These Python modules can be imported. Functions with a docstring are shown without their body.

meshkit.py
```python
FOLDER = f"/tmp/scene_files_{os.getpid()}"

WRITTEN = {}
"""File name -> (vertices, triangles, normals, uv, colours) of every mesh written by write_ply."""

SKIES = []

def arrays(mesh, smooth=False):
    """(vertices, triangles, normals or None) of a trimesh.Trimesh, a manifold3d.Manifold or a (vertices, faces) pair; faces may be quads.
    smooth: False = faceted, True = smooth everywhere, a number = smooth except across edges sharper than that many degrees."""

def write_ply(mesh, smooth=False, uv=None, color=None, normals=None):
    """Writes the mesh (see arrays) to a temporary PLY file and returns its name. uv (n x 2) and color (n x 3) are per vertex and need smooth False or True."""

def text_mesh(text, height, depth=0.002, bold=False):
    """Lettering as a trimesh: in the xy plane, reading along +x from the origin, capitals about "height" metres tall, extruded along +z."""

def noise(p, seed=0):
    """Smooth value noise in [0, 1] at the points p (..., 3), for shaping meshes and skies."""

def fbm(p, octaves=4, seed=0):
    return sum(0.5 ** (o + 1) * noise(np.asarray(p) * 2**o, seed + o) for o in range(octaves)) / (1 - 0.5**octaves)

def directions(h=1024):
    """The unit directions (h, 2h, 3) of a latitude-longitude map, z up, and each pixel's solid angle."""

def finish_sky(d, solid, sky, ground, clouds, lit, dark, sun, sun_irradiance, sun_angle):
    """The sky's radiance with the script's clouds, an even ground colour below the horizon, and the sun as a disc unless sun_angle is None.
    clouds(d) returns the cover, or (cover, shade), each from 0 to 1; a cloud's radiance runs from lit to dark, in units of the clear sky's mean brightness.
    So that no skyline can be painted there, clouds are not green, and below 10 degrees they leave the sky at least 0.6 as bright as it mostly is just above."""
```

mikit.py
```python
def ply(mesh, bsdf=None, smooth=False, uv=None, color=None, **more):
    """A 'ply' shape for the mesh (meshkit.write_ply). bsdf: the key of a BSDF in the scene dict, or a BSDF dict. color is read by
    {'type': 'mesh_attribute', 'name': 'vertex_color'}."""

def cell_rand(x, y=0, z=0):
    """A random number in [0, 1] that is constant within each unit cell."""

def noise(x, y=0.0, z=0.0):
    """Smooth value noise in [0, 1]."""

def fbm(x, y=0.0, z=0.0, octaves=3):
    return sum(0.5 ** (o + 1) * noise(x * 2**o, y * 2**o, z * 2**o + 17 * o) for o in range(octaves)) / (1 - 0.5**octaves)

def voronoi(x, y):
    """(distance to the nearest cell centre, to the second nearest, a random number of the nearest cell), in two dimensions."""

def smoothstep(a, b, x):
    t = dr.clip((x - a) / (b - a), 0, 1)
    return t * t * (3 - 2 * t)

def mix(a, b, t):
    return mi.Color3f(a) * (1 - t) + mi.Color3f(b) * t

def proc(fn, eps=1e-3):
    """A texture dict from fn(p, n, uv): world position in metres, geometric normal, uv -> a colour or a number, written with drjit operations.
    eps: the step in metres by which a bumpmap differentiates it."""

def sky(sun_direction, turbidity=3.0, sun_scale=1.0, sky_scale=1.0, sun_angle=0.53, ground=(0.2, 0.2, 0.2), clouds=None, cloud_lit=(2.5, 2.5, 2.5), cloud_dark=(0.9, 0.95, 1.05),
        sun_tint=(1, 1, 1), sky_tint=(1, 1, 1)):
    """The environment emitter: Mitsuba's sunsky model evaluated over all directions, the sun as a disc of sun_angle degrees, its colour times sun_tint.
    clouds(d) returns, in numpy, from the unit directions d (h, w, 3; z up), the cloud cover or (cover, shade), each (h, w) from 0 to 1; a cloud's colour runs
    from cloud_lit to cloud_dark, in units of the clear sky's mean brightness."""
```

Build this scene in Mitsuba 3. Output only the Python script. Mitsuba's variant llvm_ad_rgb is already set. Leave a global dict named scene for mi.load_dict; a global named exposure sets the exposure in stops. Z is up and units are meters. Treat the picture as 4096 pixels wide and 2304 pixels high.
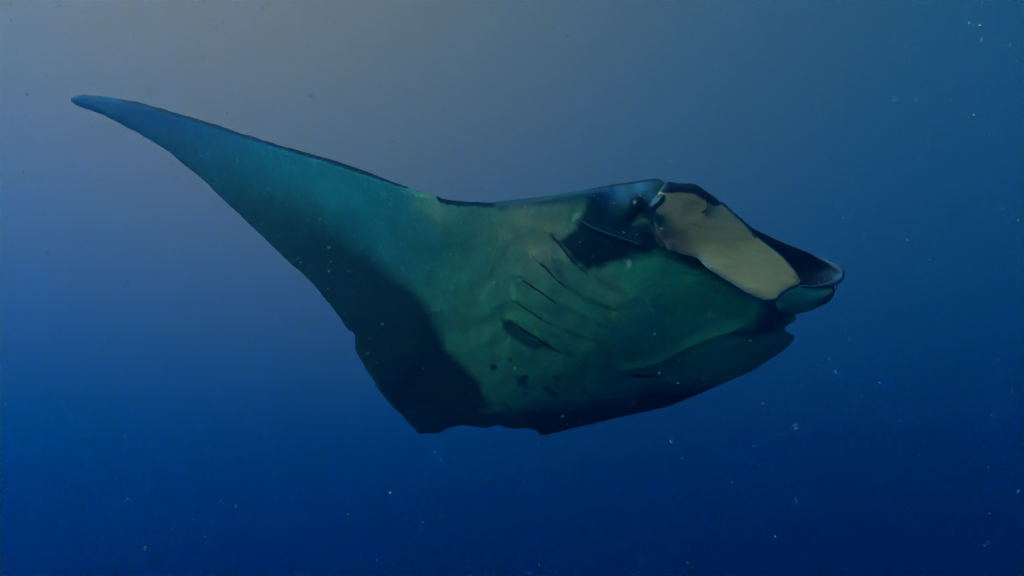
import math, numpy as np, trimesh, drjit as dr, mitsuba as mi, mikit, meshkit
from mikit import noise, fbm, smoothstep, mix
from scipy.spatial import Delaunay, cKDTree
from scipy.interpolate import RBFInterpolator
from shapely.geometry import Polygon
import shapely

T = mi.ScalarTransform4f
scene, labels = {}, {}

# ---------------------------------------------------------------- camera, daylight, water
# z = 0 is the sea surface; the diver floats 8.7 m down and looks slightly up at the ray
SURFACE, PITCH = 0.0, 21.5
EYE = np.array([0.0, 0.0, -8.667])
LOOK = np.array([0.0, math.cos(math.radians(PITCH)), math.sin(math.radians(PITCH))])
exposure = 1.3
SIGMA = 0.09
scene['camera'] = {'type': 'thinlens', 'fov': 75.0, 'fov_axis': 'x', 'aperture_radius': 0.005, 'focus_distance': 2.3,
                   'to_world': T().look_at(origin=EYE.tolist(), target=(EYE + LOOK).tolist(), up=[0, 0, 1]),
                   'near_clip': 0.05, 'far_clip': 2000.0, 'medium': {'type': 'ref', 'id': 'sea_medium'}}

def direction(az, el):
    a, e = math.radians(az), math.radians(el)
    return np.array([math.sin(a) * math.cos(e), math.cos(a) * math.cos(e), math.sin(e)])

GLOW = direction(-55, 45)
def bright_cloud(d):
    # an overcast sky that is brightest towards the upper left of the view and dims evenly away from there
    return np.ones(d.shape[:2]), 1.0 - np.exp(3.8 * (d @ GLOW - 1.0))
KS = 1 / 2.0 ** exposure
scene['sky'] = mikit.sky(direction(-126, 12), turbidity=3, sky_scale=KS, sun_scale=100 * KS, sun_tint=(0.27, 0.72, 1.02), sun_angle=20,
                         clouds=bright_cloud, cloud_lit=(10.8, 8.1, 2.3), cloud_dark=(0.0, 2.6, 4.3), ground=(0.0, 0.0, 0.0))
scene['sea_medium'] = {'type': 'homogeneous', 'albedo': {'type': 'rgb', 'value': [0.0, 0.30, 0.70]}, 'sigma_t': SIGMA, 'phase': {'type': 'hg', 'g': 0.8}}
DEPTH, REACH = 70.0, 200.0
scene['water'] = {'type': 'cube', 'to_world': T().translate([0, 0, SURFACE - DEPTH / 2]).scale([REACH, REACH, DEPTH / 2]),
                  'bsdf': {'type': 'null'}, 'interior': {'type': 'ref', 'id': 'sea_medium'}}
labels['water'] = {'label': 'open blue sea water, pale near the surface and navy below', 'kind': 'structure'}

# ---------------------------------------------------------------- the ray's shape, in metres
# O, F, R, D: centre of the belly, swimming direction, direction of the right fin, direction of the back.
# (u, v): the disc laid flat, u out along the fins, v forward.
O = np.array((0.3283, 2.4903, -7.8946))
F = np.array((0.79365, -0.47196, 0.3839))
R = np.array((-0.60019, -0.7106, 0.36719))
D = np.array((-0.0995, 0.52183, 0.84723))
BEND_V = np.array([-0.9, -0.6, -0.4, -0.2, 0.0, 0.2, 0.4, 0.6, 0.8])
BEND_U = np.array([0.323, 0.34, 0.438, 0.557, 0.676, 0.721, 0.756, 0.714, 0.66])
FIN_OUT = [(0.520, 1.957, -7.516), (0.566, 1.970, -7.509), (0.617, 1.986, -7.501), (0.639, 1.996, -7.502), (0.665, 2.011, -7.511), (0.688, 2.024, -7.519), (0.707, 2.034, -7.525), (0.726, 2.045, -7.538), (0.748, 2.057, -7.550), (0.785, 2.077, -7.573), (0.823, 2.097, -7.598), (0.859, 2.117, -7.628), (0.896, 2.133, -7.651), (0.936, 2.148, -7.675), (0.968, 2.160, -7.698), (0.993, 2.170, -7.723), (1.016, 2.180, -7.753), (1.024, 2.186, -7.775), (1.022, 2.189, -7.796), (1.017, 2.189, -7.800), (0.977, 2.184, -7.819), (0.948, 2.183, -7.839), (0.933, 2.184, -7.857), (0.908, 2.181, -7.860), (0.884, 2.178, -7.856), (0.829, 2.168, -7.835), (0.785, 2.160, -7.809), (0.732, 2.150, -7.778), (0.683, 2.143, -7.747), (0.654, 2.135, -7.716), (0.615, 2.139, -7.701), (0.569, 2.140, -7.685), (0.535, 2.137, -7.674), (0.510, 2.128, -7.666), (0.487, 2.123, -7.630), (0.455, 2.076, -7.594), (0.449, 2.019, -7.557), (0.468, 1.984, -7.532), (0.499, 1.967, -7.520)]
FIN_IN = [(0.555, 2.012, -7.580), (0.563, 2.073, -7.644), (0.650, 2.077, -7.642), (0.744, 2.119, -7.689), (0.834, 2.142, -7.727), (0.924, 2.167, -7.774), (0.646, 2.028, -7.561), (0.611, 2.046, -7.610), (0.741, 2.080, -7.612), (0.519, 2.006, -7.583), (0.525, 2.051, -7.626), (0.570, 2.116, -7.671), (0.602, 2.103, -7.668)]
WALL_OUT = [(0.804, 2.281, -7.418), (0.875, 2.315, -7.450), (0.942, 2.352, -7.488), (0.980, 2.367, -7.500), (1.057, 2.381, -7.534), (1.130, 2.383, -7.567), (1.182, 2.382, -7.593), (1.222, 2.372, -7.622), (1.244, 2.355, -7.647), (1.255, 2.342, -7.669), (1.254, 2.334, -7.688), (1.246, 2.331, -7.708), (1.228, 2.329, -7.730), (1.233, 2.357, -7.746), (1.210, 2.417, -7.764), (1.131, 2.466, -7.778), (1.068, 2.505, -7.769), (0.996, 2.493, -7.683), (0.902, 2.401, -7.559)]
WALL_IN = [(1.076, 2.498, -7.560), (1.187, 2.531, -7.590), (1.251, 2.502, -7.624), (1.183, 2.545, -7.651), (1.254, 2.410, -7.663), (1.084, 2.547, -7.628)]
ROLL_OUT = [(0.977, 2.292, -7.827), (0.973, 2.286, -7.813), (0.984, 2.280, -7.796), (1.014, 2.278, -7.777), (1.056, 2.277, -7.763), (1.096, 2.281, -7.760), (1.130, 2.286, -7.757), (1.170, 2.293, -7.748), (1.201, 2.301, -7.742), (1.213, 2.310, -7.752), (1.217, 2.324, -7.773), (1.198, 2.331, -7.803), (1.158, 2.329, -7.826), (1.103, 2.326, -7.847), (1.044, 2.327, -7.861), (1.034, 2.320, -7.857), (1.011, 2.313, -7.853), (0.990, 2.306, -7.849)]
LINE = [(0.668, 1.973, -7.550), (0.671, 1.975, -7.568), (0.675, 1.980, -7.583), (0.673, 1.985, -7.594), (0.665, 1.991, -7.603), (0.659, 1.994, -7.608), (0.653, 1.992, -7.605)]
LIP = [(1.171, 2.372, -7.593), (1.215, 2.358, -7.627), (1.236, 2.342, -7.654), (1.246, 2.330, -7.678), (1.239, 2.317, -7.699), (1.227, 2.314, -7.720), (1.201, 2.305, -7.738), (1.167, 2.296, -7.749), (1.131, 2.288, -7.758), (1.096, 2.282, -7.763), (1.062, 2.278, -7.765)]
EYE_UV = np.array((0.415, 0.431))
LEAD = [(1.959, -1.066), (1.964, -1.059), (1.954, -1.031), (1.930, -0.995), (1.892, -0.950), (1.852, -0.906), (1.805, -0.856), (1.758, -0.808), (1.706, -0.765), (1.649, -0.715), (1.580, -0.658), (1.503, -0.592), (1.428, -0.535), (1.339, -0.464), (1.243, -0.384), (1.193, -0.343), (1.149, -0.306), (1.085, -0.259), (1.039, -0.226), (0.983, -0.191), (0.930, -0.154), (0.860, -0.105), (0.838, -0.087), (0.828, -0.084), (0.790, -0.045), (0.752, -0.001), (0.716, 0.045), (0.698, 0.076), (0.675, 0.118), (0.653, 0.155), (0.631, 0.191), (0.607, 0.237), (0.582, 0.284)]
HEAD = [(0.554, 0.324), (0.498, 0.380), (0.462, 0.430), (0.430, 0.482), (0.405, 0.522), (0.391, 0.537), (0.367, 0.549)]
FRONT = [(0.361, 0.519), (0.301, 0.472), (0.249, 0.443), (0.204, 0.430), (0.170, 0.448), (0.116, 0.481), (0.028, 0.508), (-0.064, 0.536), (-0.197, 0.580), (-0.279, 0.612), (-0.354, 0.631), (-0.422, 0.658), (-0.481, 0.660), (-0.494, 0.644), (-0.494, 0.621), (-0.505, 0.603), (-0.529, 0.600), (-0.566, 0.606), (-0.621, 0.616)]
TRAIL = [(-0.384, -0.525), (-0.332, -0.503), (-0.275, -0.491), (-0.226, -0.506), (-0.196, -0.541), (-0.152, -0.570), (-0.119, -0.584), (-0.108, -0.623), (-0.073, -0.654), (-0.027, -0.695), (0.003, -0.749), (0.003, -0.783), (0.008, -0.809), (0.039, -0.843), (0.050, -0.863), (0.065, -0.869), (0.096, -0.861), (0.147, -0.850), (0.213, -0.839), (0.258, -0.832), (0.312, -0.821), (0.366, -0.808), (0.425, -0.786), (0.441, -0.784), (0.496, -0.765), (0.530, -0.752), (0.567, -0.737), (0.588, -0.717), (0.607, -0.698), (0.619, -0.693), (0.645, -0.696), (0.671, -0.694), (0.699, -0.686), (0.725, -0.683), (0.768, -0.676), (0.827, -0.671), (0.864, -0.670), (0.917, -0.676), (0.992, -0.686), (1.067, -0.696), (1.141, -0.708), (1.211, -0.719), (1.262, -0.732), (1.328, -0.744), (1.398, -0.761), (1.475, -0.788), (1.532, -0.806), (1.626, -0.852), (1.687, -0.886), (1.757, -0.930), (1.810, -0.962), (1.874, -1.010), (1.927, -1.053)]
M_PATCH = [(0.494, 0.246), (0.504, 0.271), (0.526, 0.298), (0.530, 0.335), (0.545, 0.385), (0.505, 0.455), (0.455, 0.525), (0.360, 0.600), (0.359, 0.439), (0.354, 0.385), (0.310, 0.467), (0.281, 0.421), (0.203, 0.417), (0.121, 0.458), (0.018, 0.495), (0.061, 0.465), (0.206, 0.397), (0.232, 0.347), (0.254, 0.296), (0.280, 0.238), (0.295, 0.190), (0.315, 0.158), (0.368, 0.137), (0.456, 0.138), (0.499, 0.133), (0.470, 0.152), (0.465, 0.183), (0.469, 0.216), (0.482, 0.226)]
M_G5PATCH = [(0.334, -0.208), (0.310, -0.184), (0.236, -0.173), (0.185, -0.159), (0.071, -0.131), (0.127, -0.168), (0.150, -0.204), (0.193, -0.224), (0.242, -0.233), (0.296, -0.231)]
M_MARGIN = [(1.909, -0.998), (1.717, -0.824), (1.532, -0.695), (1.426, -0.651), (1.288, -0.587), (1.189, -0.533), (1.105, -0.470), (1.033, -0.453), (0.962, -0.435), (0.864, -0.417), (0.780, -0.411), (0.677, -0.397), (0.573, -0.381), (0.509, -0.403), (0.432, -0.436), (0.354, -0.468), (0.249, -0.467), (0.158, -0.469), (0.077, -0.498), (0.041, -0.511), (-0.003, -0.518), (-0.007, -0.575), (-0.039, -0.537), (-0.078, -0.473), (-0.118, -0.383), (-0.212, -0.271), (-0.317, -0.104), (-0.365, 0.030)]
M_JAWDARK = [(-0.296, 0.594), (-0.344, 0.626), (-0.425, 0.638), (-0.466, 0.604), (-0.456, 0.542), (-0.417, 0.475), (-0.370, 0.430), (-0.385, 0.506), (-0.362, 0.553), (-0.332, 0.576)]
M_SPOTS = [(0.172, -0.379), (0.163, -0.301), (0.034, -0.341), (0.048, -0.318), (-0.022, -0.369), (-0.040, -0.219), (-0.075, -0.249), (-0.091, -0.288), (-0.178, -0.180), (-0.051, -0.476)]
M_FOLD = [(-0.339, 0.451), (-0.303, 0.356), (-0.276, 0.266), (-0.270, 0.176), (-0.247, 0.094), (-0.190, 0.007)]
SLITS = [[(0.499, 0.133), (0.456, 0.138), (0.368, 0.137), (0.300, 0.147), (0.244, 0.163), (0.128, 0.208), (0.010, 0.240)],
    [(0.463, 0.035), (0.413, 0.045), (0.348, 0.048), (0.273, 0.065), (0.187, 0.094), (0.120, 0.130)],
    [(0.429, -0.052), (0.389, -0.040), (0.339, -0.027), (0.264, -0.008), (0.170, 0.027), (0.077, 0.058)],
    [(0.357, -0.123), (0.317, -0.111), (0.267, -0.099), (0.199, -0.077), (0.114, -0.046), (0.056, -0.013)],
    [(0.304, -0.189), (0.236, -0.173), (0.185, -0.159), (0.120, -0.145), (0.071, -0.131)],
    [(-0.238, 0.003), (-0.312, 0.069), (-0.365, 0.097)]]
CREASE = [(0.494, 0.246), (0.443, 0.264), (0.379, 0.299), (0.329, 0.329), (0.278, 0.359)]

# the left fin is raised behind the body
LEFT_FIN = [(-0.66, 0.612), (-0.705, 0.598), (-0.745, 0.574), (-0.78, 0.542), (-0.84, 0.460), (-0.93, 0.330), (-1.08, 0.130), (-1.35, -0.170), (-1.65, -0.500), (-1.90, -0.860), (-1.99, -1.020), (-1.965, -1.060),
            (-1.86, -0.985), (-1.62, -0.850), (-1.35, -0.745), (-1.05, -0.680), (-0.78, -0.620), (-0.56, -0.560), (-0.46, -0.540)]

def sm(a, b, x):
    t = np.clip((x - a) / (b - a), 0, 1)
    return t * t * (3 - 2 * t)

def bend(u, v):
    right = 0.88 * (1 - np.exp(-(np.maximum(u - 0.2, 0) / 1.2) ** 1.5))
    left = -math.radians(78) * sm(0.35, 1.75, -u / np.interp(v, BEND_V, BEND_U))
    return np.where(u > 0, right, left)

GX, GW = np.polynomial.legendre.leggauss(40)
def belly(u, v, off=0.0):
    # a point of the belly side; off moves it towards the back
    x, z = np.zeros_like(u), np.zeros_like(u)
    for g, w in zip((GX + 1) / 2, GW):
        th = bend(u * g, v)
        x += np.cos(th) * w / 2 * u
        z += np.sin(th) * w / 2 * u
    th = bend(u, v)
    z = z - 0.05 * np.exp(-(u / 0.38) ** 2 - ((v + 0.05) / 0.5) ** 2)
    return O + v[:, None] * F + (x - np.sin(th) * off)[:, None] * R + (z + np.cos(th) * off)[:, None] * D

def spline(pts, step, closed=False):
    # a smooth line through the points, resampled at the step
    p = np.asarray(pts, float)
    q = np.vstack([p[-1], p, p[0], p[1]]) if closed else np.vstack([2 * p[0] - p[1], p, 2 * p[-1] - p[-2]])
    out = []
    for i in range(1, len(q) - 2):
        a, b, c, d = q[i - 1], q[i], q[i + 1], q[i + 2]
        n = max(1, int(math.ceil(np.linalg.norm(c - b) / step)))
        for t in np.arange(n) / n:
            m0, m1 = (c - a) / 2, (d - b) / 2
            k = np.linalg.norm(c - b)
            for m in (m0, m1):
                l = np.linalg.norm(m)
                if l > k: m *= k / l
            out.append((2 * t**3 - 3 * t**2 + 1) * b + (t**3 - 2 * t**2 + t) * m0 + (-2 * t**3 + 3 * t**2) * c + (t**3 - t**2) * m1)
    if not closed: out.append(p[-1])
    return np.array(out)

def line_distance(q, line):
    # distance of the points q from a polyline, and on which side of it they lie
    best, side = np.full(len(q), 9.0), np.zeros(len(q))
    for a, b in zip(line[:-1], line[1:]):
        e = b - a
        t = np.clip(((q - a) @ e) / (e @ e), 0, 1)
        r = q - a - t[:, None] * e
        d = np.linalg.norm(r, axis=1)
        s = e[0] * r[:, 1] - e[1] * r[:, 0]
        side = np.where(d < best, s, side)
        best = np.minimum(best, d)
    return best, np.sign(side)

def fill(outline, spacing):
    # triangles over a flat outline; spacing(points) thins the inner points
    poly = Polygon(outline).buffer(0)
    x0, y0, x1, y1 = poly.bounds
    fine, keep = min(s for s, _ in spacing), []
    for s, region in spacing:
        gx, gy = np.meshgrid(np.arange(x0, x1, s), np.arange(y0, y1, s * 0.866))
        gx = gx + (np.arange(gx.shape[0])[:, None] % 2) * s / 2
        g = np.stack([gx.ravel(), gy.ravel()], 1)
        g = g[region(g)]
        g = g[shapely.contains_xy(poly, g[:, 0], g[:, 1])]
        d, _ = cKDTree(outline).query(g)
        keep.append(g[d > 0.55 * s])
    pts = np.vstack([outline, *keep])
    tri = Delaunay(pts).simplices
    c = pts[tri].mean(1)
    tri = tri[shapely.contains_xy(poly, c[:, 0], c[:, 1])]
    a, b, c = pts[tri[:, 0]], pts[tri[:, 1]], pts[tri[:, 2]]
    area = (b - a)[:, 0] * (c - a)[:, 1] - (b - a)[:, 1] * (c - a)[:, 0]
    tri[area < 0] = tri[area < 0][:, ::-1]
    return pts, tri[np.abs(area) > 1e-9]

def two_sided(front, back, tri, uv, n_edge):
    # joins the two sides of a sheet at its outline; the outline's points are doubled so that each side keeps its own uv
    v = np.vstack([front, back])
    f = np.vstack([tri, tri[:, ::-1] + len(front)])
    return v, f, np.vstack([uv, uv + np.array([10.0, 0.0])])

# ---------------------------------------------------------------- skin
def polygon_distance(x, y, pts):
    d, s = mi.Float(1e3), mi.Float(1.0)
    pts = [tuple(map(float, p)) for p in pts]
    for (ax, ay), (bx, by) in zip(pts[-1:] + pts[:-1], pts):
        ex, ey = bx - ax, by - ay
        px, py = x - ax, y - ay
        t = dr.clip((px * ex + py * ey) / max(ex * ex + ey * ey, 1e-12), 0, 1)
        d = dr.minimum(d, dr.square(px - ex * t) + dr.square(py - ey * t))
        cross = ((ay <= y) & (by > y) & (ex * (y - ay) > ey * (x - ax))) | ((by <= y) & (ay > y) & (ex * (y - ay) < ey * (x - ax)))
        s = dr.select(cross, -s, s)
    return s * dr.sqrt(d)

def polyline_distance(x, y, pts):
    d = mi.Float(1e3)
    for (ax, ay), (bx, by) in zip(pts[:-1], pts[1:]):
        ex, ey, px, py = bx - ax, by - ay, x - ax, y - ay
        t = dr.clip((px * ex + py * ey) / max(ex * ex + ey * ey, 1e-12), 0, 1)
        d = dr.minimum(d, dr.square(px - ex * t) + dr.square(py - ey * t))
    return dr.sqrt(d)

PALE, TAN, DARK = (0.14, 0.44, 0.17), (0.62, 0.46, 0.22), (0.015, 0.048, 0.048)
SLATE = (0.002, 0.055, 0.18)
DORSAL = (0.012, 0.020, 0.028)
CHEEK_AREA = [(0.362, 0.520), (0.372, 0.470), (0.362, 0.415), (0.322, 0.448), (0.295, 0.425), (0.215, 0.420), (0.150, 0.455), (0.33, 0.60)]
MARGIN_AREA = list(M_MARGIN) + [(-0.75, 0.30), (-1.30, 0.0), (-2.3, -0.7), (-2.3, -1.5), (2.3, -1.5), (2.05, -1.03)]
LEAD_LINE = [LEAD[i] for i in (6, 8, 10, 12, 14, 16, 18, 20)]
ROOT_LINE = [LEAD[i] for i in (23, 24, 25, 26)]
FRONT_LINE = FRONT[4:12]
RIM_LINE = LEAD[27:] + HEAD[:2]

def skin(p, n, uv):
    x0, y0 = uv.x, uv.y
    w = fbm(x0 * 22, y0 * 22, 0, 3) - 0.5
    w2 = fbm(x0 * 70, y0 * 70, 3, 2) - 0.5
    x, y = x0 + 0.022 * w + 0.006 * w2, y0 + 0.022 * (fbm(x0 * 22, y0 * 22, 9, 3) - 0.5)
    c = mi.Color3f(*PALE)
    # warm patch at the root of the fin, streaked along the body
    tan = dr.exp(-dr.square((x - 0.56) / 0.20) - dr.square((y - 0.10) / 0.17)) + 0.6 * dr.exp(-dr.square((x - 0.84) / 0.09) - dr.square((y + 0.12) / 0.06))
    tan += 0.45 * dr.exp(-dr.square((x - 0.22) / 0.2) - dr.square((y - 0.19) / 0.07))
    c = mix(c, TAN, dr.clip(tan * (0.75 + 0.9 * w), 0, 1))
    c *= 0.88 + 0.24 * fbm(x0 * 9, y0 * 5, 2, 4) + 0.10 * w2
    c = mix(c, (0.20, 0.86, 0.24), smoothstep(0.05, 0.40, y) * smoothstep(0.45, 0.2, x) * 0.9)
    # the fin turns slate blue towards its tip: water haze put into its colour
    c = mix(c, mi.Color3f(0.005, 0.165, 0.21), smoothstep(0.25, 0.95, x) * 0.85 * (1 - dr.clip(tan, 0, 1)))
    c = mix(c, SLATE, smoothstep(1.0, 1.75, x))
    # dark hind margin: crisp at the belly, soft and washed out towards the fin tip
    d = polygon_distance(x, y, MARGIN_AREA)
    soft = 0.028 + 0.16 * smoothstep(0.45, 1.5, x) + 0.05 * smoothstep(0.0, -0.3, x)
    c = mix(c, DARK, (1 - smoothstep(-soft, soft, d)) * (0.96 - 0.10 * smoothstep(0.9, 1.8, x)))
    # black shoulder patch and head side
    d = polygon_distance(x0 + 0.012 * w + 0.010 * w2, y0 + 0.014 * w2, M_PATCH)
    c = mix(c, DARK, 1 - smoothstep(-0.018, 0.020 + 0.025 * smoothstep(0.35, 0.1, x), d))
    d = polygon_distance(x0 + 0.02 * w, y0 + 0.01 * w2, CHEEK_AREA)
    c = mix(c, (0.48, 0.26, 0.11), 1 - smoothstep(-0.016, 0.022, d))
    d = polygon_distance(x, y, M_G5PATCH)
    c = mix(c, DARK, (1 - smoothstep(-0.014, 0.010, d)) * 0.85)
    d = polygon_distance(x, y, M_JAWDARK)
    c = mix(c, DARK, 1 - smoothstep(-0.03, 0.05, d))  # shade at the mouth corner, painted dark
    for (sx, sy), (rx, ry, k) in zip(M_SPOTS, SPOT_SIZE):
        q = dr.sqrt(dr.square((x - sx) / rx) + dr.square((y - sy) / ry))
        c = mix(c, DARK, (1 - smoothstep(0.4, 1.4, q)) * k)
    # dusky smudges behind the gills
    for sx, sy, rx, ry, k in ((0.40, 0.06, 0.05, 0.022, 0.5), (0.23, -0.045, 0.09, 0.03, 0.42), (0.16, -0.10, 0.06, 0.02, 0.3), (0.33, 0.01, 0.05, 0.03, 0.25)):
        q = dr.square((x - sx) / rx) + dr.square((y - sy) / ry)
        c = mix(c, (0.02, 0.09, 0.13), dr.exp(-q) * k)
    # the back's colour laps over the leading edge
    d = (polyline_distance(x0, y0, LEAD_LINE) + 0.005 * w2) / (0.55 + 0.45 * smoothstep(0.92, 1.05, x0))
    c = mix(c, (0.008, 0.028, 0.055), 1 - smoothstep(0.008, 0.016, d))
    d = polyline_distance(x0, y0, ROOT_LINE) + 0.012 * w2
    c = mix(c, (0.008, 0.026, 0.045), (1 - smoothstep(0.010, 0.022, d)))
    d = polyline_distance(x0, y0, FRONT_LINE) + 0.012 * w
    c = mix(c, DARK, (1 - smoothstep(0.0, 0.055, d)) * 0.9)
    # pale scored lines across the shoulder patch
    for ln, k in ((CREASE, 0.8), (SLITS[0][:4], 0.8)):
        d = polyline_distance(x0, y0, ln) + 0.003 * w2
        c = mix(c, (0.07, 0.20, 0.22), (1 - smoothstep(0.0012, 0.0045, d)) * k)
    # sky highlights round the eye, painted in as grey-blue spots
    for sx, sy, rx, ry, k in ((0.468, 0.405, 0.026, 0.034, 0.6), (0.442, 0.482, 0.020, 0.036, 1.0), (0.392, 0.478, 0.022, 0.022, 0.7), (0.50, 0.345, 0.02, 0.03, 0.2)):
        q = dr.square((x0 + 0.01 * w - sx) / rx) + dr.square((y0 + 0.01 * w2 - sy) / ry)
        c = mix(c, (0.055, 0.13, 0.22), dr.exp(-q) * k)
    q = dr.sqrt(dr.square((x0 - float(EYE_UV[0])) / 0.020) + dr.square((y0 - float(EYE_UV[1])) / 0.024)) + 0.5 * w
    c = mix(c, (0.004, 0.008, 0.012), (1 - smoothstep(0.7, 1.5, q)) * 0.95)
    # lit edge between the fin and the head, painted as a pale blue rim
    d = polyline_distance(x0, y0, RIM_LINE) + 0.012 * w
    c = mix(c, (0.008, 0.06, 0.12), (1 - smoothstep(0.015, 0.05, d)) * 0.75)
    c = mix(c, (0.05, 0.12, 0.17), (1 - smoothstep(0.002, 0.010, d)) * 0.8)
    # scratches and mottling
    sc = fbm(x0 * 30 + y0 * 12, y0 * 260 - x0 * 90, 7, 2)
    c *= 1 + 0.22 * smoothstep(0.70, 0.82, sc) + 0.22 * w
    sc = noise(x0 * 75, y0 * 75, 12)
    c = mix(c, c * 1.5 + 0.003, smoothstep(0.88, 0.95, sc) * 0.5)
    back = dr.clip(uv.x - 5, 0, 1)
    return mix(c, mi.Color3f(*DORSAL) * (0.7 + 0.9 * fbm(x0 * 6, y0 * 6, 5, 3)), dr.select(back > 0, 1.0, 0.0))

SPOT_SIZE = [(0.018, 0.014, 0.9), (0.013, 0.010, 0.8), (0.042, 0.020, 0.9), (0.020, 0.020, 0.9), (0.016, 0.010, 0.8), (0.022, 0.016, 0.65), (0.018, 0.008, 0.6), (0.055, 0.014, 0.7), (0.02, 0.010, 0.6), (0.03, 0.012, 0.6)]

def skin_relief(p, n, uv):
    return fbm(uv.x * 120, uv.y * 120, 0, 3) * 0.0012 + fbm(uv.x * 14, uv.y * 34, 4, 3) * 0.003

def leather(color, roughness=0.5, specular=0.35, bump=None):
    b = {'type': 'principled', 'base_color': color if isinstance(color, dict) else {'type': 'rgb', 'value': list(color)}, 'roughness': roughness, 'specular': specular}
    if bump: b = {'type': 'bumpmap', 'arbitrary': bump, 'scale': 1.0, 'bsdf': b}
    return {'type': 'twosided', 'bsdf': b}

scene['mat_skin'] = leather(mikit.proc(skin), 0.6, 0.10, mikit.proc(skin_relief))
scene['mat_black'] = leather((0.006, 0.009, 0.012), 0.5, 0.3)
scene['mat_slit'] = leather((0.012, 0.040, 0.042), 0.7, 0.1)
scene['mat_eye'] = leather((0.004, 0.006, 0.010), 0.35, 0.3)

# ---------------------------------------------------------------- manta ray: body
rng = np.random.default_rng(4)
right = spline(LEAD + HEAD + FRONT, 0.006)
left = spline([FRONT[-1]] + LEFT_FIN + [TRAIL[0]], 0.012)
hind = spline(TRAIL + [LEAD[0]], 0.006)
outline = np.vstack([right[:-1], left[:-1], hind[:-1]])
keep = [0]
for i in range(1, len(outline)):
    if np.linalg.norm(outline[i] - outline[keep[-1]]) > 0.003: keep.append(i)
outline = outline[keep]
ragged = (meshkit.fbm(np.column_stack([outline * 28, np.zeros(len(outline))]), 3, 2) - 0.5)
edge_normal = np.gradient(outline, axis=0)[:, ::-1] * np.array([1, -1])
edge_normal /= np.linalg.norm(edge_normal, axis=1, keepdims=True) + 1e-9
is_hind = (outline[:, 1] < -0.40)
outline = outline + edge_normal * (ragged * np.where(is_hind, 0.006, 0.0015))[:, None]

core = lambda g: (g[:, 0] > -0.55) & (g[:, 0] < 0.62) & (g[:, 1] > -0.55)
pts, tri = fill(outline, [(0.0055, core), (0.012, lambda g: ~core(g))])
u, v = pts[:, 0].copy(), pts[:, 1].copy()
d_edge, near = cKDTree(outline).query(pts)
d_edge[:len(outline)] = 0
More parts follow.
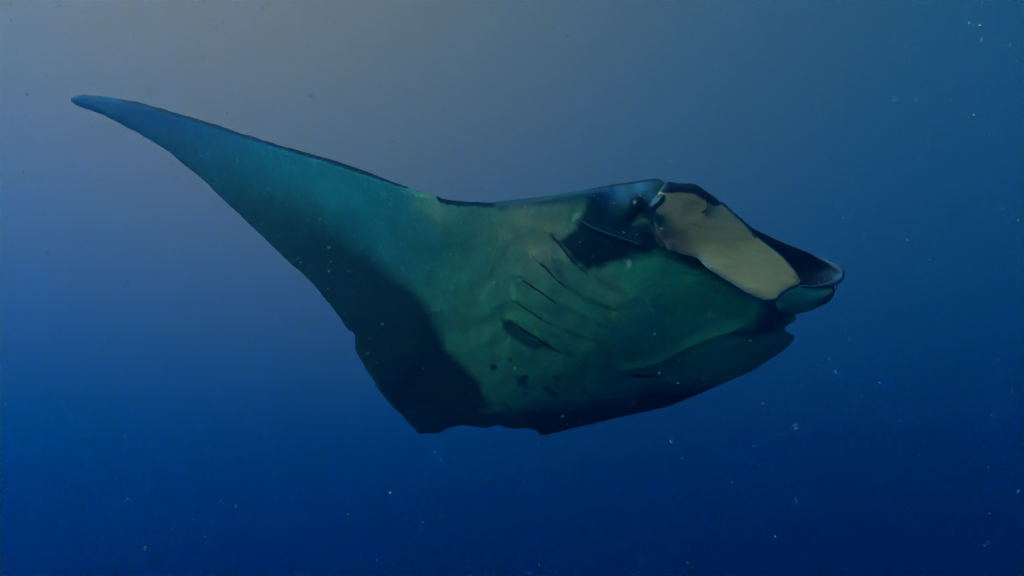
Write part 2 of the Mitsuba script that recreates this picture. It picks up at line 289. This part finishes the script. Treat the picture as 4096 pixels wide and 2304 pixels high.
# half thickness at the rim: thin fins, a thick rounded head
rim_head = np.exp(-(np.minimum(np.linalg.norm(outline - np.array([0.43, 0.47]), axis=1), np.linalg.norm(outline - np.array([0.38, 0.54]), axis=1)) / 0.17) ** 4)
rim = 0.006 + 0.069 * rim_head
rim = 0.006 + (rim - 0.006) * sm(0.34, 0.40, outline[:, 0])
rim = np.where(outline[:, 1] < -0.4, 0.005, rim)
e = rim[near]
width = np.maximum(0.02, 1.7 * e)
round_ = np.sqrt(np.clip(1 - (1 - np.clip(d_edge / width, 0, 1)) ** 2, 0, 1))
under = e * (1 - round_)
q2 = np.stack([u, v], 1)
relief = 0.008 * (meshkit.fbm(np.column_stack([u * 5, v * 5, 0 * u]), 3, 7) - 0.5)
fade = sm(0.0, 0.05, d_edge)
for k, s in enumerate(SLITS):
    ln = spline(s, 0.01)
    d, side = line_distance(q2, ln)
    along = np.clip(1 - np.linalg.norm(q2 - ln[len(ln) // 2], axis=1) / (0.75 * np.linalg.norm(ln[0] - ln[-1])), 0, 1)
    ahead = side < 0 if k < 5 else side > 0
    lip = 0.0036 * np.exp(-(d / 0.035) ** 2) * np.where(ahead, 1, -0.4) * np.where(d < 0.014, d / 0.014, 1)
    relief -= lip * sm(0, 0.35, along) * fade
d, side = line_distance(q2, spline(M_FOLD, 0.01))
relief -= 0.008 * np.exp(-(d / 0.035) ** 2) * side * fade * sm(0.45, 0.2, np.hypot(u + 0.26, v - 0.22))
d, side = line_distance(q2, spline(CREASE, 0.01))
relief -= 0.006 * np.exp(-(d / 0.014) ** 2) * fade
# ribs of muscle across the breast
relief += 0.0025 * np.sin(v * 55 + 6 * u + 4 * meshkit.fbm(np.column_stack([u * 3, v * 3, 0 * u]), 2, 3)) * np.exp(-((u - 0.05) / 0.22) ** 2 - ((v - 0.05) / 0.22) ** 2)
# brow and socket of the eye
de = np.linalg.norm(q2 - EYE_UV, axis=1)
relief -= 0.020 * np.exp(-(de / 0.055) ** 2)
relief += 0.012 * np.exp(-(np.linalg.norm(q2 - EYE_UV - np.array([-0.045, -0.03]), axis=1) / 0.035) ** 2)
relief -= 0.007 * np.exp(-(np.linalg.norm(q2 - EYE_UV - np.array([-0.005, 0.075]), axis=1) / 0.030) ** 2)
front = belly(u, v, under + relief * np.where(d_edge > 0, 1, 0))
mass = (0.26 * np.exp(-(u / 0.42) ** 2) * sm(-0.95, 0.0, v) + 0.035) * (1 - np.exp(-d_edge / 0.16)) * (1 - 0.5 * sm(0.8, 1.9, np.abs(u)))
back = belly(u, v, e + e * round_ + mass)
V, Fc, UV = two_sided(front, back, tri, pts, len(outline))
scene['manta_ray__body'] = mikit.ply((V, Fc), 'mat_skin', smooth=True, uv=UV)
labels['manta_ray'] = {'label': 'large manta ray with pale belly and dark fin edges, right fin raised', 'category': 'manta ray'}

def belly_point(a):
    # points of the finished belly side at chart positions a
    _, i = cKDTree(pts).query(a)
    return front[i]

# gill slits: slender dark openings lying in the grooves
def slit_mesh(line, half):
    ln = spline(line, 0.006)
    t = np.gradient(ln, axis=0); t /= np.linalg.norm(t, axis=1, keepdims=True)
    nrm = np.stack([-t[:, 1], t[:, 0]], 1)
    s = np.linspace(0, 1, len(ln))
    wid = half * np.sin(np.pi * s ** 0.6) ** 0.7 * (0.8 + 0.4 * meshkit.noise(np.column_stack([s * 7, 0 * s, 0 * s + half * 900])))
    rows = []
    for k in (-1, -0.5, 0, 0.5, 1):
        a = ln + nrm * (wid * k)[:, None]
        pos = belly_point(a)
        rows.append(0.5 * pos + 0.5 * np.array([np.convolve(np.pad(pos[:, j], 3, 'edge'), np.ones(7) / 7, 'valid') for j in range(3)]).T - D * (0.0035 - 0.002 * abs(k)))
    m, n = len(rows), len(ln)
    vv = np.vstack(rows)
    i, j = np.meshgrid(np.arange(m - 1), np.arange(n - 1), indexing='ij')
    a = i * n + j
    quads = np.stack([a, a + 1, a + n + 1, a + n], -1).reshape(-1, 4)
    low = vv + D * 0.004
    return np.vstack([vv, low]), np.vstack([quads, quads[:, ::-1] + len(vv)])
cuts = [(SLITS[0][:4], 0.0018), (SLITS[1][:4], 0.0030), (SLITS[2][:4], 0.0028), (SLITS[3][:4], 0.0028), (SLITS[4], 0.0050), (SLITS[5], 0.009)]
for k, (ln, half) in enumerate(cuts):
    scene['manta_ray__gill_slit' + (f'_{k:03d}' if k else '')] = mikit.ply(slit_mesh(ln, half), 'mat_slit', smooth=True)

# eye
eye = trimesh.creation.icosphere(3, 0.026)
c = belly_point(EYE_UV[None])[0]
i0 = cKDTree(pts).query(EYE_UV)[1]
tn = trimesh.Trimesh(V, Fc, process=False).vertex_normals[i0]
eye.apply_translation(c + tn * (-0.019))
scene['manta_ray__eye'] = mikit.ply(eye, 'mat_eye', smooth=True)

# ---------------------------------------------------------------- manta ray: head fins
def sheet(outer, inner, thick, swell, step, toward):
    # a fleshy lobe: outer = its rim, inner = points of its face, thick at the middle, rounded at the rim
    rimline = spline(outer, step, closed=True)
    allp = np.vstack([np.asarray(outer), np.asarray(inner).reshape(-1, 3)])
    c0 = allp.mean(0)
    _, _, ax = np.linalg.svd(np.asarray(outer) - c0)
    if ax[2] @ toward < 0: ax[2] = -ax[2]
    if np.cross(ax[0], ax[1]) @ ax[2] < 0: ax[1] = -ax[1]
    if ax[0][0] < 0: ax[0], ax[1] = -ax[0], -ax[1]
    o2, z_o = (rimline - c0) @ ax[:2].T, (rimline - c0) @ ax[2]
    p, tr = fill(o2, [(step, lambda g: np.ones(len(g), bool))])
    ctrl = np.vstack([o2[::3], (np.asarray(inner).reshape(-1, 3) - c0) @ ax[:2].T]) if len(inner) else o2[::3]
    zc = np.concatenate([z_o[::3], (np.asarray(inner).reshape(-1, 3) - c0) @ ax[2]]) if len(inner) else z_o[::3]
    h = RBFInterpolator(ctrl, zc, kernel='thin_plate_spline', smoothing=1e-5)(p)
    dd, _ = cKDTree(o2).query(p); dd[:len(o2)] = 0
    wide = 1.3 * thick
    rd = np.sqrt(np.clip(1 - (1 - np.clip(dd / wide, 0, 1)) ** 2, 0, 1))
    h = h + swell * (1 - np.exp(-dd / 0.05)) + 0.004 * (meshkit.fbm(np.column_stack([p * 9, 0 * p[:, :1]]), 3, 5) - 0.5)
    pos = lambda hh: c0 + p @ ax[:2] + hh[:, None] * ax[2]
    f, b = pos(h + thick / 2 * (rd - 1)), pos(h - thick / 2 * (1 + rd))
    return (*two_sided(f, b, tr, p, len(o2)), c0, ax)

ATTACH = np.array([(0.195, 0.425), (0.225, 0.428), (0.270, 0.432), (0.310, 0.440), (0.350, 0.458), (0.382, 0.490)])
FIN_OUT = FIN_OUT[:-6] + [tuple(q) for q in belly_point(ATTACH) - D * 0.011]
TOWARD = EYE - np.array(FIN_OUT).mean(0)
TOWARD = TOWARD / np.linalg.norm(TOWARD)
fv, ff, fuv, fc0, fax = sheet(FIN_OUT, FIN_IN, 0.026, 0.005, 0.006, TOWARD)
flat = lambda pts_: (np.asarray(pts_) - fc0) @ fax[:2].T
TOP = flat(FIN_OUT[:19]); CHEEK = flat(FIN_OUT[-6:]); NICK = flat([FIN_OUT[11]])[0]
BROW = [tuple(map(float, q)) for q in TOP[:7]]
TOPLINE = [tuple(map(float, q)) for q in TOP[6:17]]
CHEEKLINE = [tuple(map(float, q)) for q in CHEEK]
BOTTOM = [tuple(map(float, q)) for q in flat(FIN_OUT[19:-5])]

def fin_skin(p, n, uv):
    x, y = uv.x, uv.y
    w = fbm(x * 26, y * 26, 1, 3) - 0.5
    st = fbm(x * 16 + y * 10, y * 70 - x * 30, 2, 3) - 0.5          # faint streaks along the lobe
    c = mi.Color3f(0.58, 0.285, 0.108)
    warm = dr.exp(-dr.square((x - 0.02) / 0.10) - dr.square((y - 0.02) / 0.06))
    c = mix(c, (0.50, 0.235, 0.075), dr.clip(warm * (0.8 + 1.2 * w), 0, 1))
    c *= 0.94 + 0.28 * st + 0.18 * w
    d = polyline_distance(x, y, CHEEKLINE) + 0.05 * w
    c = mix(c, (0.10, 0.13, 0.11), (1 - smoothstep(0.0, 0.040, d)) * 0.7)
    d = polyline_distance(x, y, BROW) + 0.006 * w
    c = mix(c, DORSAL, 1 - smoothstep(0.030, 0.038, d))
    d = polyline_distance(x, y, TOPLINE) + 0.004 * w
    c = mix(c, (0.02, 0.10, 0.14), 1 - smoothstep(0.004, 0.009, d))
    q = dr.sqrt(dr.square((x - float(NICK[0])) / 0.014) + dr.square((y - float(NICK[1])) / 0.016)) + 0.8 * w
    c = mix(c, (0.03, 0.07, 0.06), 1 - smoothstep(0.6, 1.1, q))
    d = polyline_distance(x, y, BOTTOM)
    c = mix(c, (0.16, 0.21, 0.17), (1 - smoothstep(0.0, 0.03, d)) * 0.7)
    return mix(c, DORSAL, dr.select(x > 5, 1.0, 0.0))
def fin_relief(p, n, uv):
    return fbm(uv.x * 16 + uv.y * 10, uv.y * 90 - uv.x * 40, 2, 3) * 0.0025 + fbm(uv.x * 150, uv.y * 150, 0, 2) * 0.0008
scene['mat_head_fin'] = leather(mikit.proc(fin_skin), 0.5, 0.3, mikit.proc(fin_relief))
scene['manta_ray__head_fin'] = mikit.ply((fv, ff), 'mat_head_fin', smooth=True, uv=fuv)
labels['manta_ray__head_fin'] = {'label': 'broad tan head fin nearest the viewer'}

# the upper jaw closes the head between the two head fins
JAW = [tuple(np.array(FIN_OUT[i]) + D * 0.02 + F * -0.01) for i in (2, 4, 6, 8, 10)] + [tuple(np.array(WALL_OUT[i]) - F * 0.01) for i in (2, 1, 0)]
JAW += [tuple(q) for q in belly(np.array([-0.30, -0.12, 0.08, 0.25]), np.array([0.56, 0.52, 0.47, 0.45]), np.array([0.17, 0.19, 0.19, 0.15]))]
jv, jf, juv, _, _ = sheet(JAW, [], 0.03, 0.0, 0.012, D)
scene['manta_ray__upper_jaw'] = mikit.ply((jv, jf), 'mat_black', smooth=True)
wv, wf, wuv, wc0, wax = sheet(WALL_OUT, WALL_IN, 0.020, 0.0, 0.007, TOWARD)
rv, rf, ruv, rc0, rax = sheet(ROLL_OUT, [], 0.046, 0.014, 0.006, TOWARD)
WALL_RIM = [tuple(map(float, q)) for q in (np.array(WALL_OUT[8:13]) - wc0) @ wax[:2].T]
def inner_skin(p, n, uv):
    w = fbm(uv.x * 20, uv.y * 20, 0, 3)
    c = mi.Color3f(0.007, 0.011, 0.017) * (0.6 + 0.8 * w)  # dark inner skin, with the shade of the hollow put into its colour
    d = polyline_distance(uv.x, uv.y, WALL_RIM) + 0.012 * (w - 0.5)
    return mix(mix(c, (0.02, 0.05, 0.09), (1 - smoothstep(0.0, 0.09, d)) * 0.9), (0.06, 0.11, 0.17), (1 - smoothstep(0.002, 0.016, d)) * 0.8)  # bluish light along the rim is painted in
def roll_skin(p, n, uv):
    w = fbm(uv.x * 24, uv.y * 40, 0, 3)
    c = mix((0.22, 0.42, 0.16), (0.12, 0.30, 0.13), w)
    return mix(c, DARK, smoothstep(0.03, 0.12, uv.x + 0.05 * w) * 0.75)
scene['mat_inner_fin'] = leather(mikit.proc(inner_skin), 0.6, 0.12)
scene['mat_rolled_fin'] = leather(mikit.proc(roll_skin), 0.45, 0.4)
scene['manta_ray__head_fin_001'] = mikit.ply((wv, wf), 'mat_inner_fin', smooth=True, uv=wuv)
labels['manta_ray__head_fin_001'] = {'label': 'far head fin showing its black inner side, shade painted in'}
scene['manta_ray__head_fin_001__rolled_edge'] = mikit.ply((rv, rf), 'mat_rolled_fin', smooth=True, uv=ruv)

# a dark dangling strand caught on the brow
def tube(points, radii, sides=8):
    p = spline(points, 0.004)
    r = np.interp(np.linspace(0, 1, len(p)), np.linspace(0, 1, len(radii)), radii)
    t = np.gradient(p, axis=0); t /= np.linalg.norm(t, axis=1, keepdims=True)
    a = np.cross(t, TOWARD); a /= np.linalg.norm(a, axis=1, keepdims=True)
    b = np.cross(t, a)
    ang = np.arange(sides) * 2 * np.pi / sides
    vv = p[:, None] + r[:, None, None] * (np.cos(ang)[None, :, None] * a[:, None] + np.sin(ang)[None, :, None] * b[:, None])
    i, j = np.meshgrid(np.arange(len(p) - 1), np.arange(sides), indexing='ij')
    quads = np.stack([i * sides + j, i * sides + (j + 1) % sides, (i + 1) * sides + (j + 1) % sides, (i + 1) * sides + j], -1).reshape(-1, 4)
    return vv.reshape(-1, 3), quads
# the curled lip that joins the far head fin's inner side to its rolled edge
def lip_skin(p, n, uv):
    return mi.Color3f(0.035, 0.065, 0.10) * (0.6 + 0.8 * fbm(p.x * 45, p.y * 45, p.z * 45, 3))
scene['mat_lip'] = leather(mikit.proc(lip_skin), 0.5, 0.3)
scene['manta_ray__head_fin_001__lip'] = mikit.ply(tube(LIP, [0.003, 0.006, 0.010, 0.012, 0.012, 0.011, 0.010, 0.009, 0.007, 0.005, 0.003], 12), 'mat_lip', smooth=True)
# lay the strand on the lobe's face
lobe_tree = cKDTree(fv[:len(fv) // 2])
on_lobe = np.array([q - ((q - fv[lobe_tree.query(q)[1]]) @ fax[2]) * fax[2] for q in np.array(LINE)]) + fax[2] * 0.003
scene['manta_ray__scar'] = mikit.ply(tube(on_lobe, [0.009, 0.0034, 0.0026, 0.0028, 0.0026, 0.0032, 0.002]), 'mat_black', smooth=True)

# ---------------------------------------------------------------- marine snow
right_v = np.array([1.0, 0, 0]); up_v = np.cross(right_v, LOOK)
flakes = []
ball = trimesh.creation.icosphere(1, 1.0)
rng = np.random.default_rng(11)
n_flakes = 3600
for k in range(n_flakes):
    z = 0.6 + 3.6 * rng.random() ** 0.8
    x, y = (rng.random() * 2 - 1) * 0.95 * z, (rng.random() * 2 - 1) * 0.6 * z
    c = EYE + LOOK * z + right_v * x + up_v * y
    s = np.exp(rng.normal(0, 0.3)) * (0.00052 + 0.00026 * z)
    if rng.random() < 0.05: s *= 1.4
    m = ball.vertices * (s * np.exp(rng.normal(0, 0.35, 3)))
    q = trimesh.transformations.random_rotation_matrix(rng.random(3))[:3, :3]
    flakes.append(trimesh.Trimesh(m @ q.T + c, ball.faces, process=False))
snow = trimesh.util.concatenate(flakes)
scene['mat_snow'] = {'type': 'principledthin', 'base_color': {'type': 'rgb', 'value': [0.68, 0.72, 0.62]}, 'roughness': 0.8, 'diff_trans': 1.0}
scene['marine_snow'] = mikit.ply(snow, 'mat_snow', smooth=True)
labels['marine_snow'] = {'label': 'pale specks drifting in the water', 'kind': 'stuff'}
